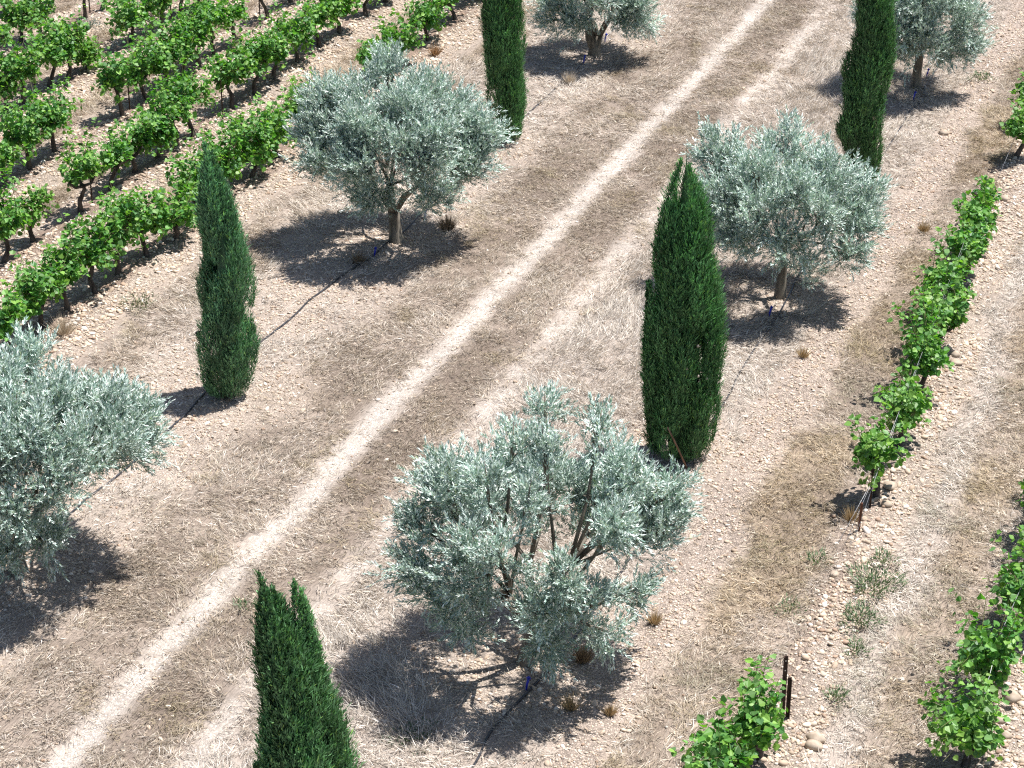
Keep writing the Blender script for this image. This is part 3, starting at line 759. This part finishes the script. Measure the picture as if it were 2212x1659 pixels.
# row, base pixel, look, options
M['weed_stem'] = noise_mat('green_cane', (.10, .12, .04), (.2, .18, .08), 10, rough=.6, bump_s=.05)
VN = [
 ('A', 20, 775, 'low leafy', dict(rx=.5, top=1.05)), ('A', 88, 716, 'bushy bright', dict(rx=.62, top=1.3)), ('A', 146, 679, 'upright leafy', dict(rx=.5, top=1.3)), ('A', 207, 642, 'wide full', dict(rx=.72, top=1.35, low=.5, n=560)),
 ('A', 256, 604, 'tall bushy', dict(rx=.68, top=1.5, low=.55, n=520)), ('A', 318, 564, 'dense spreading', dict(rx=.7, top=1.2, low=.45, n=500)), ('A', 380, 528, 'low trailing', dict(rx=.6, top=.9, low=.25, n=350, dx=.1)),
 ('A', 432, 470, 'full round', dict(rx=.66, top=1.3, low=.3, n=500)), ('A', 488, 430, 'dense round', dict(rx=.66, top=1.3, low=.25, n=500)), ('A', 545, 390, 'dense leafy', dict(rx=.7, top=1.4, low=.25, n=560)), ('A', 600, 350, 'compact leafy', dict(rx=.62, top=1.2, low=.25, n=480)),
 ('A', 652, 292, 'slim upright', dict(rx=.42, top=1.15, low=.3, n=300, pale=.25)), ('A', 812, 180, 'half hidden leafy', dict(rx=.6, top=1.0, n=400)), ('A', 862, 142, 'broad dense', dict(rx=.72, top=1.15, low=.25, n=560)), ('A', 925, 96, 'dense low', dict(rx=.72, top=1.15, low=.25, n=560)),
 ('A', 983, 50, 'dense bright', dict(rx=.7, top=1.15, low=.3, n=520)), ('A', 1036, 8, 'bright low', dict(rx=.66, top=1.1, n=480)), ('A', 1085, -30, 'hedge like', dict(rx=.66, top=1.1)),
 ('B', 11, 575, 'tall leafy', dict(rx=.62, top=1.5, low=.5, n=480)), ('B', 72, 528, 'thin pale', dict(rx=.5, top=1.0, n=260, pale=.45)), ('B', 175, 464, 'upright pale', dict(rx=.52, top=1.3, low=.5, n=330, pale=.25)), ('B', 240, 418, 'small low', dict(rx=.45, top=1.0, low=.4, n=260)),
 ('B', 292, 378, 'bushy low', dict(rx=.6, top=1.1, low=.25, n=430)), ('B', 340, 350, 'dense low', dict(rx=.6, top=1.1, low=.3, n=430)), ('B', 380, 325, 'wide tall', dict(rx=.72, top=1.4, low=.5, n=560)), ('B', 419, 303, 'tall upright', dict(rx=.6, top=1.5, low=.55, n=430)),
 ('B', 502, 240, 'wide leafy', dict(rx=.66, top=1.25, low=.5, n=480)), ('B', 551, 212, 'bushy dark', dict(rx=.66, top=1.35, low=.45, n=480)), ('B', 592, 180, 'dense full', dict(rx=.66, top=1.2, n=480)), ('B', 642, 145, 'dense round', dict(rx=.66, top=1.2, n=480)),
 ('B', 690, 107, 'full bushy', dict(rx=.7, top=1.2, n=520)), ('B', 733, 82, 'high full', dict(rx=.66, top=1.3, low=.4, n=480)), ('B', 790, 42, 'sparse pale', dict(rx=.4, top=.8, n=170, pale=.3)), ('B', 832, 12, 'low bright', dict(rx=.5, top=1.0)), ('B', 885, -25, 'half cut off', dict(rx=.6, top=1.1)),
 ('C', 12, 408, 'low wide', dict(rx=.55, top=1.0, n=350)), ('C', 64, 371, 'wide umbrella shaped', dict(rx=.72, top=1.45, low=.55, n=520)), ('C', 118, 335, 'thick spreading', dict(rx=.72, top=1.3, low=.5, n=520)), ('C', 266, 257, 'high bushy', dict(rx=.6, top=1.5, low=.6, n=430)),
 ('C', 318, 222, 'dense tall', dict(rx=.66, top=1.4, low=.35, n=480)), ('C', 358, 195, 'dense bright', dict(rx=.66, top=1.35, low=.35, n=480)), ('C', 398, 172, 'tall bright', dict(rx=.55, top=1.3, low=.45, n=380)), ('C', 428, 148, 'bushy tall', dict(rx=.62, top=1.4, low=.6, n=430)), ('C', 464, 126, 'wide high', dict(rx=.62, top=1.35, low=.55, n=430)),
 ('C', 510, 100, 'crooked thin', dict(rx=.5, top=1.2, low=.55, n=200)), ('C', 580, 48, 'nearly bare', dict(rx=.4, top=1.0, low=.5, n=110, bare=True)), ('C', 628, 14, 'bright leafy', dict(rx=.5, top=1.1, n=300)), ('C', 690, -30, 'cut off', dict(rx=.6, top=1.2)),
 ('D', 11, 244, 'leafy low', dict(rx=.5, top=1.0, n=350)), ('D', 54, 232, 'full bushy', dict(rx=.66, top=1.35, low=.55, n=480)), ('D', 107, 191, 'wide dense', dict(rx=.68, top=1.45, low=.5, n=520)), ('D', 148, 178, 'high dense', dict(rx=.66, top=1.4, low=.55, n=480)), ('D', 190, 156, 'low yellowish', dict(rx=.38, top=.6, low=.12, n=260, pale=.6)),
 ('D', 285, 98, 'broad leafy', dict(rx=.72, top=1.2, low=.3, n=560)), ('D', 349, 66, 'wide full', dict(rx=.66, top=1.3, low=.5, n=480)), ('D', 392, 38, 'high full', dict(rx=.6, top=1.3, low=.5, n=430)), ('D', 430, 22, 'half hidden dark', dict(rx=.5, top=1.2, low=.5, n=300)),
 ('E', 3, 138, 'small dark', dict(rx=.4, top=.9, n=220)), ('E', 45, 95, 'round leafy', dict(rx=.6, top=1.2, low=.45, n=430)), ('E', 92, 98, 'dense dark', dict(rx=.55, top=1.2, n=430)), ('E', 185, 46, 'dead bare', dict(n=0, bare=True, low=.5)), ('E', 222, 26, 'dead leafless', dict(n=0, bare=True, low=.45)),
 ('E', 268, -22, 'cut off leafy', dict(rx=.55, top=1.2)), ('F', 12, 34, 'leafy small', dict(rx=.4, top=.9, n=200)),
 ('G', 1570, 1745, 'trailing low', dict(rx=.5, top=1.05, n=360, dx=-.3)), ('G', 1640, 1650, 'upright climbing', dict(rx=.45, top=1.35, low=.2, n=420, narrow=.6)), ('G', 1892, 1083, 'thin pale', dict(rx=.55, top=1.2, low=.5, n=330, pale=.3)), ('G', 1940, 970, 'leafy pale', dict(rx=.62, top=1.2, low=.4, n=430, pale=.2)),
 ('G', 1983, 860, 'dense dark', dict(rx=.62, top=1.35, low=.35, n=520)), ('G', 2018, 765, 'full bright', dict(rx=.6, top=1.2, low=.3, n=480)), ('G', 2048, 690, 'dense green', dict(rx=.58, top=1.15, low=.3, n=460)), ('G', 2076, 618, 'narrow dense', dict(rx=.55, top=1.1, low=.3, n=430)), ('G', 2104, 552, 'dense compact', dict(rx=.52, top=1.05, low=.3, n=420)),
 ('G', 2128, 480, 'thin upright', dict(rx=.25, top=.85, low=.3, n=140, narrow=.5)), ('G', 2196, 346, 'leafy yellowish', dict(rx=.42, top=1.2, low=.4, n=300, pale=.3)), ('G', 2222, 272, 'edge cut', dict(rx=.45, top=1.1)),
 ('H', 2085, 1665, 'pale broad', dict(rx=.62, top=1.15, low=.3, n=480, pale=.35, dx=-.15)), ('H', 2145, 1510, 'spreading leafy', dict(rx=.66, top=1.2, low=.3, n=500, dx=-.15)), ('H', 2205, 1375, 'tall dense', dict(rx=.62, top=1.4, low=.3, n=540, dx=-.1)), ('H', 2243, 1270, 'leafy pale', dict(rx=.5, top=1.1, n=360, pale=.3)),
 ('H', 2270, 1170, 'dark full', dict(rx=.6, top=1.4, low=.3, n=480)), ('H', 2290, 1085, 'dark bushy', dict(rx=.6, top=1.35, low=.3, n=480)),
]
cnt = {}
for i, (r, px, py, look, op) in enumerate(VN):
    k = cnt.get(r, 0); cnt[r] = k + 1
    end = 'from bottom' if r in 'GH' else 'from left'
    vine(px, py, f'{look} grapevine, {ORD[k]} {end} in {RN[r]}', seed=i, group=GRP[r], **op)

# ------------------------------------------------------------------ vine stakes, post, wires
def stake(px, py, h, label, mat='rust', r=.012, lean=(0, 0)):
    bx, by = G(px, py); bz = zg(bx, by)
    m = MB(); m.box((0, 0, h / 2 - .1), (r * 2.2, r * .9, h + .2), .5, lean); m.box((r * .8, r * .5, h / 2 - .1), (r * .8, r * 2.4, h + .194), .5, lean)
    o = m.build('vine_stake', M[mat], None, False, (bx, by, bz)); tag(o, label, 'stake', 'metal stakes beside the vines')
for a in [(200, 448, .75, 'dark metal stake right of the pale vine in the second row'), (281, 243, .8, 'dark metal stake beside the thick trunk in the third vine row'),
          (482, 266, .9, 'dark metal stake standing by the straw gap in the second vine row'), (78, 215, .7, 'dark metal stake between vines of the fourth row'),
          (563, 68, .8, 'dark metal stake beside the nearly bare vine'), (371, 56, .6, 'dark metal stake under the wide vine near the top edge'),
          (195, 35, .9, 'dark metal stake behind the dead bare vine'), (28, 22, .9, 'dark metal stake in the top left corner'), (1878, 1105, .95, 'dark metal stake left of the crooked end vine right of the gravel')]:
    stake(*a)
stake(1854, 1160, .5, 'short orange rusty rod on the stones before the end vine', 'rod', .014, (.03, 0))
stake(2101, 1642, .45, 'short reddish steel stake at the bottom right vine', 'rod', .03)
bx, by = G(1694, 1566); bz = zg(bx, by)
po = thing('vine_post', 'tall dark slotted steel post standing on stones at the bottom right', 'post', (bx, by, bz))
m = MB(); m.box((-.03, 0, .4), (.05, .012, 1.14), YAW); m.box((-.05, -.02, .4), (.012, .05, 1.136), YAW); m.build('post', M['rust'], po, False)
m = MB(); m.box((.03, .03, .22), (.055, .012, .82), YAW); m.box((.055, .01, .22), (.012, .05, .814), YAW); m.build('sleeve', M['rust'], po, False)
for z in (.35, .55, .75, .9):
    m = MB(); m.box((-.03, -.012, z), (.018, .006, .018), YAW); m.build('wire_clip', M['wire'], po, False)
def wire(pts, label):
    m = MB(); m.tube(pts, [.0035] * len(pts), 5); o = m.build('trellis_wire', M['wire'], None, True); tag(o, label, 'wire', 'thin trellis wires')
def wpt(px, py, z):
    x, y = G(px, py); return (x, y, zg(x, y) + z)
wire([wpt(1800, 1196, -.02), wpt(1900, 1075, .55), wpt(1985, 858, .62), wpt(2075, 618, .62)], 'thin galvanised wire rising from the straw into the end vine, leftmost of three')
wire([wpt(1822, 1190, -.02), wpt(1905, 1072, .75), wpt(1988, 856, .8), wpt(2078, 616, .8)], 'thin galvanised wire rising from the straw into the end vine, middle of three')
wire([wpt(1842, 1186, -.02), wpt(1910, 1070, .95), wpt(1992, 855, .98), wpt(2080, 615, .98)], 'thin galvanised wire rising from the straw into the end vine, rightmost of three')
wire([wpt(2150, 400, -.02), wpt(2196, 346, .7), wpt(2240, 245, .8)], 'thin wire anchored in straw below the yellowish vine, right edge')
wire([wpt(2085, 1690, .3), wpt(2145, 1510, .95), wpt(2205, 1375, 1.0), wpt(2290, 1085, 1.0)], 'thin wire strung through the far right vines')

# ------------------------------------------------------------------ irrigation hoses and blue drip stakes
def hose(pxs, label, lifts={}):
    pts = []
    for i, (px, py) in enumerate(pxs):
        x, y = G(px, py); pts.append(np.array([x, y, zg(x, y) + .012 + lifts.get(i, 0)]))
    P = []
    for i in range(len(pts) - 1):
        a, b = pts[i], pts[i + 1]; p0 = pts[max(i - 1, 0)]; p3 = pts[min(i + 2, len(pts) - 1)]
        for t in np.arange(0, 1, .125):
            q = .5 * ((2 * a) + (-p0 + b) * t + (2 * p0 - 5 * a + 4 * b - p3) * t * t + (-p0 + 3 * a - 3 * b + p3) * t ** 3)
            q[2] = max(q[2], zg(q[0], q[1]) + .018) if i not in lifts and i + 1 not in lifts else q[2]
            q[0] += .09 * (vnoise(q[1] * 1.3, .5, 7) - .5)
            P.append(q)
    P.append(pts[-1])
    m = MB(); m.tube(P, [.017] * len(P), 8); tag(m.build('irrigation_hose', M['hose']), label, 'hose', 'black irrigation hoses')
hose([(-160, 1380), (-40, 1270), (80, 1175), (165, 1100), (300, 990), (380, 915), (445, 850), (505, 800), (560, 745), (640, 680), (740, 597), (808, 550), (862, 505), (915, 466), (1010, 370), (1150, 239), (1214, 180), (1258, 140), (1306, 84), (1370, 30), (1440, -40)],
     'black irrigation hose along the left tree row, past the leaning cypress', {13: .1})
hose([(900, 1790), (1000, 1690), (1035, 1640), (1060, 1585), (1112, 1528), (1165, 1470), (1195, 1440), (1300, 1300), (1400, 1150), (1470, 1030), (1482, 1003), (1518, 968), (1548, 900), (1580, 845), (1640, 740), (1692, 665), (1712, 612), (1740, 588), (1810, 500), (1893, 372), (1905, 345), (1960, 250), (1996, 216), (2004, 176), (2070, 90), (2150, -10)],
     'black irrigation hose along the right tree row, past the big cypress', {17: .12})
def drip(px, py, label, h=.2, lean=.04):
    x, y = G(px, py); m = MB()
    m.tube([(0, 0, -.08), (lean * .3, 0, h * .4), (lean, 0, h)], [.008, .016, .017], 8)
    m.tube([(lean - .03, 0, h), (lean + .03, 0, h)], [.012, .012], 8); m.tube([(lean, 0, h), (lean, 0, h + .025)], [.02, .016], 8)
    o = m.build('drip_stake', M['blue'], None, True, (x, y, zg(x, y))); tag(o, label, 'drip stake', 'blue drip stakes by the olives')
for a in [(1136, 1492, 'blue drip stake by the hose under the big bottom olive'), (1661, 682, 'blue drip stake in front of the thin straight olive trunk'),
          (917, 470, 'blue drip stake right of the trunk of the broad left olive'), (808, 554, 'blue drip stake on the hose left in front of the broad left olive'),
          (1260, 138, 'blue drip stake left of the stump of the top edge olive'), (1306, 92, 'blue drip stake behind the trunk of the top edge olive'),
          (2001, 166, 'dark blue drip stake right of the upper right olive trunk'), (1972, 217, 'blue drip stake before the upper right olive trunk'), (134, 1150, 'blue drip stake under the left edge olive crown')]:
    drip(*a)

# ------------------------------------------------------------------ weeds, grass tussocks, big stones
def weed(px, py, r, h, label, n=120, col=(.115, .165, .085)):
    x, y = G(px, py); rng = np.random.default_rng(int(px * 7 + py)); q = int(n * 1.8); h *= .6
    a = rng.uniform(0, 6.28, q); rr = r * np.sqrt(rng.random(q)) * (1 + .35 * np.sin(a * 3 + px))
    P = np.stack([np.cos(a) * rr * .95, np.sin(a) * rr * 1.15, rng.uniform(0, h, q)], 1)
    A = nrm(np.stack([np.cos(a) * rr / r, np.sin(a) * rr / r, rng.uniform(.3, 1.2, q)], 1) + rng.normal(0, .3, (q, 3)))
    V, Q, C = leaf_quads(P, A, nrm(np.cross(A, np.cross(UP, A)) + rng.normal(0, .4, (q, 3))), rng.uniform(.03, .085, q) * (1 + h), rng.uniform(.012, .024, q), np.array(col)[None] * rng.uniform(.7, 1.4, q)[:, None])
    root = thing('weed', label, 'weed', (x, y, zg(x, y)), 'green weeds on the dry ground')
    mesh_from('leaves', V, Q, 4, M['weed'], C, root)
    m = MB()
    for i in range(5):
        m.tube([(0, 0, -.03), (r * .3 * math.cos(i * 1.3), r * .3 * math.sin(i * 1.3), h * .7)], [.006, .003], 4)
    m.build('stems', M['weed_stem'], root)
for a in [(1885, 1278, .36, .32, 'largest green weed clump on the stones right of the gravel', 420), (1855, 1352, .28, .25, 'round grey green weed below the largest weed clump', 260), (1849, 1415, .15, .16, 'small dark weed below the round grey green weed', 90),
          (1808, 1520, .14, .22, 'small upright weed right of the dark steel post', 80), (1906, 1222, .2, .16, 'low weed above the largest weed clump', 120), (1762, 1225, .2, .25, 'thin dark weed on straw left of the stones', 70),
          (2120, 170, .3, .12, 'pale green weed patch on gravel by the upper right olive', 160, (.10, .14, .07)), (190, 62, .4, .2, 'bluish grey weed below the dead vine', 200, (.12, .16, .14)),
          (890, 1602, .3, .15, 'grey green weed at the edge of the bottom olive shadow', 140, (.07, .1, .06)), (527, 1312, .14, .12, 'tiny green weed between the wheel tracks near the bottom', 50),
          (300, 668, .3, .3, 'grey green grassy weed at the edge of the nearest vines', 150, (.14, .15, .09)), (1940, 935, .12, .15, 'small weed right of the leafy pale vine', 50), (1705, 1318, .2, .12, 'thin green weed in the straw, right of the bottom olive', 60)]:
    weed(*a)
def tuft(px, py, r, h, label, n=200, col=(.42, .31, .17)):
    x, y = G(px, py); rng = np.random.default_rng(int(px * 3 + py)); q = n
    a = rng.uniform(0, 6.28, q); sp = rng.uniform(.05, .9, q)
    P = np.stack([np.cos(a) * r * .2 * sp, np.sin(a) * r * .2 * sp, np.full(q, -.01)], 1)
    A = nrm(np.stack([np.cos(a) * sp, np.sin(a) * sp, np.full(q, 1.0)], 1) + rng.normal(0, .12, (q, 3)))
    V, Q, C = leaf_quads(P, A, nrm(rng.normal(0, 1, (q, 3))), rng.uniform(.5, 1.1, q) * h, rng.uniform(.006, .011, q), np.array(col)[None] * rng.uniform(.6, 1.35, q)[:, None], .3)
    o = mesh_from('grass_tussock', V, Q, 4, M['straw'], C, None, False, (x, y, zg(x, y)))
    tag(o, label, 'grass tuft', 'dry grass tussocks')
for a in [(1258, 1432, .3, .34, 'brown dry grass tussock under the right side of the bottom olive', 320, (.32, .22, .13)), (1317, 1545, .2, .2, 'small golden tussock on the gravel below right of the bottom olive'), (1232, 1535, .22, .3, 'pale brown tussock right of the hose at the bottom'),
          (1413, 1348, .22, .24, 'golden tussock right of the bottom olive crown'), (1838, 1130, .32, .28, 'straw coloured tussock by the rusty rod'), (1229, 182, .3, .36, 'pale straw tussock left below the top edge olive', 220, (.58, .5, .4)),
          (940, 122, .3, .36, 'orange brown tussock at the foot of the vines near the top', 240, (.36, .22, .11)), (966, 498, .34, .42, 'dark grey brown tussock right of the broad left olive trunk', 380, (.24, .18, .12)), (1996, 502, .26, .28, 'golden tussock left of the right vine row'),
          (1735, 770, .26, .24, 'golden tussock at the left edge of the gravel strip'), (775, 568, .26, .3, 'dark tussock on the hose before the broad left olive', 260, (.25, .19, .13)), (140, 735, .4, .45, 'tall straw tussock at the edge of the vineyard, left', 260, (.5, .42, .32))]:
    tuft(*a)
def stone(px, py, s, label):
    x, y = G(px, py); rng = np.random.default_rng(int(px + py)); v0, f0 = ico(2)
    v = v0 * np.array([s * rng.uniform(.9, 1.3), s * rng.uniform(.8, 1.0), s * rng.uniform(.6, .8)]); v = v * (1 + .06 * np.sin(v0[:, :1] * 4 + px) + .05 * np.sin(v0[:, 1:2] * 5 + py))
    o = mesh_from('stone', v, f0, 3, M['stone'], None, None, True, (x, y, zg(x, y) + s * .3)); tag(o, label, 'stone', 'large rounded stones')
for a in [(2182, 1528, .12, 'largest rounded stone at the right edge of the far right vines'), (2153, 1573, .09, 'rounded stone below the largest stone at the right edge'), (2170, 1610, .08, 'beige stone near the bottom right corner'),
          (1761, 1604, .11, 'flat beige stone in the pile under the steel post, upper of two'), (1757, 1619, .1, 'flat beige stone in the pile under the steel post, lower of two'), (1802, 1256, .07, 'round stone on the stony strip left of the largest weed'),
          (1922, 1063, .11, 'oblong pale stone right of the end vine trunk'), (1915, 1102, .08, 'pale stone below the oblong stone by the end vine'), (2064, 792, .09, 'pale stone right of the right vine row, lower of a pair'), (2062, 775, .08, 'pale stone right of the right vine row, upper of a pair'),
          (2169, 440, .09, 'brown stone near the thin upright vine at the right edge'), (2038, 290, .09, 'pale stone on gravel below the upper right olive')]:
    stone(*a)

# ------------------------------------------------------------------ light, world, camera
S = RV * 1.0 + FV * .38; S = S / np.linalg.norm(S); EL = math.radians(69)
sd = Vector((S[0] * math.cos(EL), S[1] * math.cos(EL), math.sin(EL)))
sun = bpy.data.lights.new('sun', 'SUN'); sun.energy = 5.0; sun.angle = math.radians(.5); sun.color = (1, .975, .94)
so = bpy.data.objects.new('sun', sun); COL.objects.link(so); so.rotation_euler = sd.to_track_quat('Z', 'Y').to_euler(); so.location = (0, 0, 40)
w = bpy.data.worlds.new('World'); sc.world = w; w.use_nodes = True
nt = w.node_tree; bg = nt.nodes['Background']; sky = nt.nodes.new('ShaderNodeTexSky'); sky.sky_type = 'NISHITA'; sky.sun_disc = False
sky.sun_elevation = EL; sky.sun_rotation = math.atan2(S[0], S[1])
nt.links.new(sky.outputs[0], bg.inputs[0]); bg.inputs[1].default_value = .07
cam = bpy.data.cameras.new('camera'); co = bpy.data.objects.new('camera', cam); COL.objects.link(co)
cam.sensor_width = 36; cam.lens = 36 * F0 / 2212; cam.sensor_fit = 'HORIZONTAL'; cam.clip_start = .5; cam.clip_end = 2000
co.location = (0, 0, H); co.rotation_euler = (math.pi / 2 - TH, 0, YAW)
sc.camera = co
sc.view_settings.view_transform = 'Standard'; sc.view_settings.look = 'None'; sc.view_settings.exposure = .9; sc.view_settings.gamma = 1
sc.cycles.use_denoising = False; sc.cycles.max_bounces = 5; sc.cycles.diffuse_bounces = 3; sc.cycles.transmission_bounces = 3
sc.cycles.filter_width = 1.2
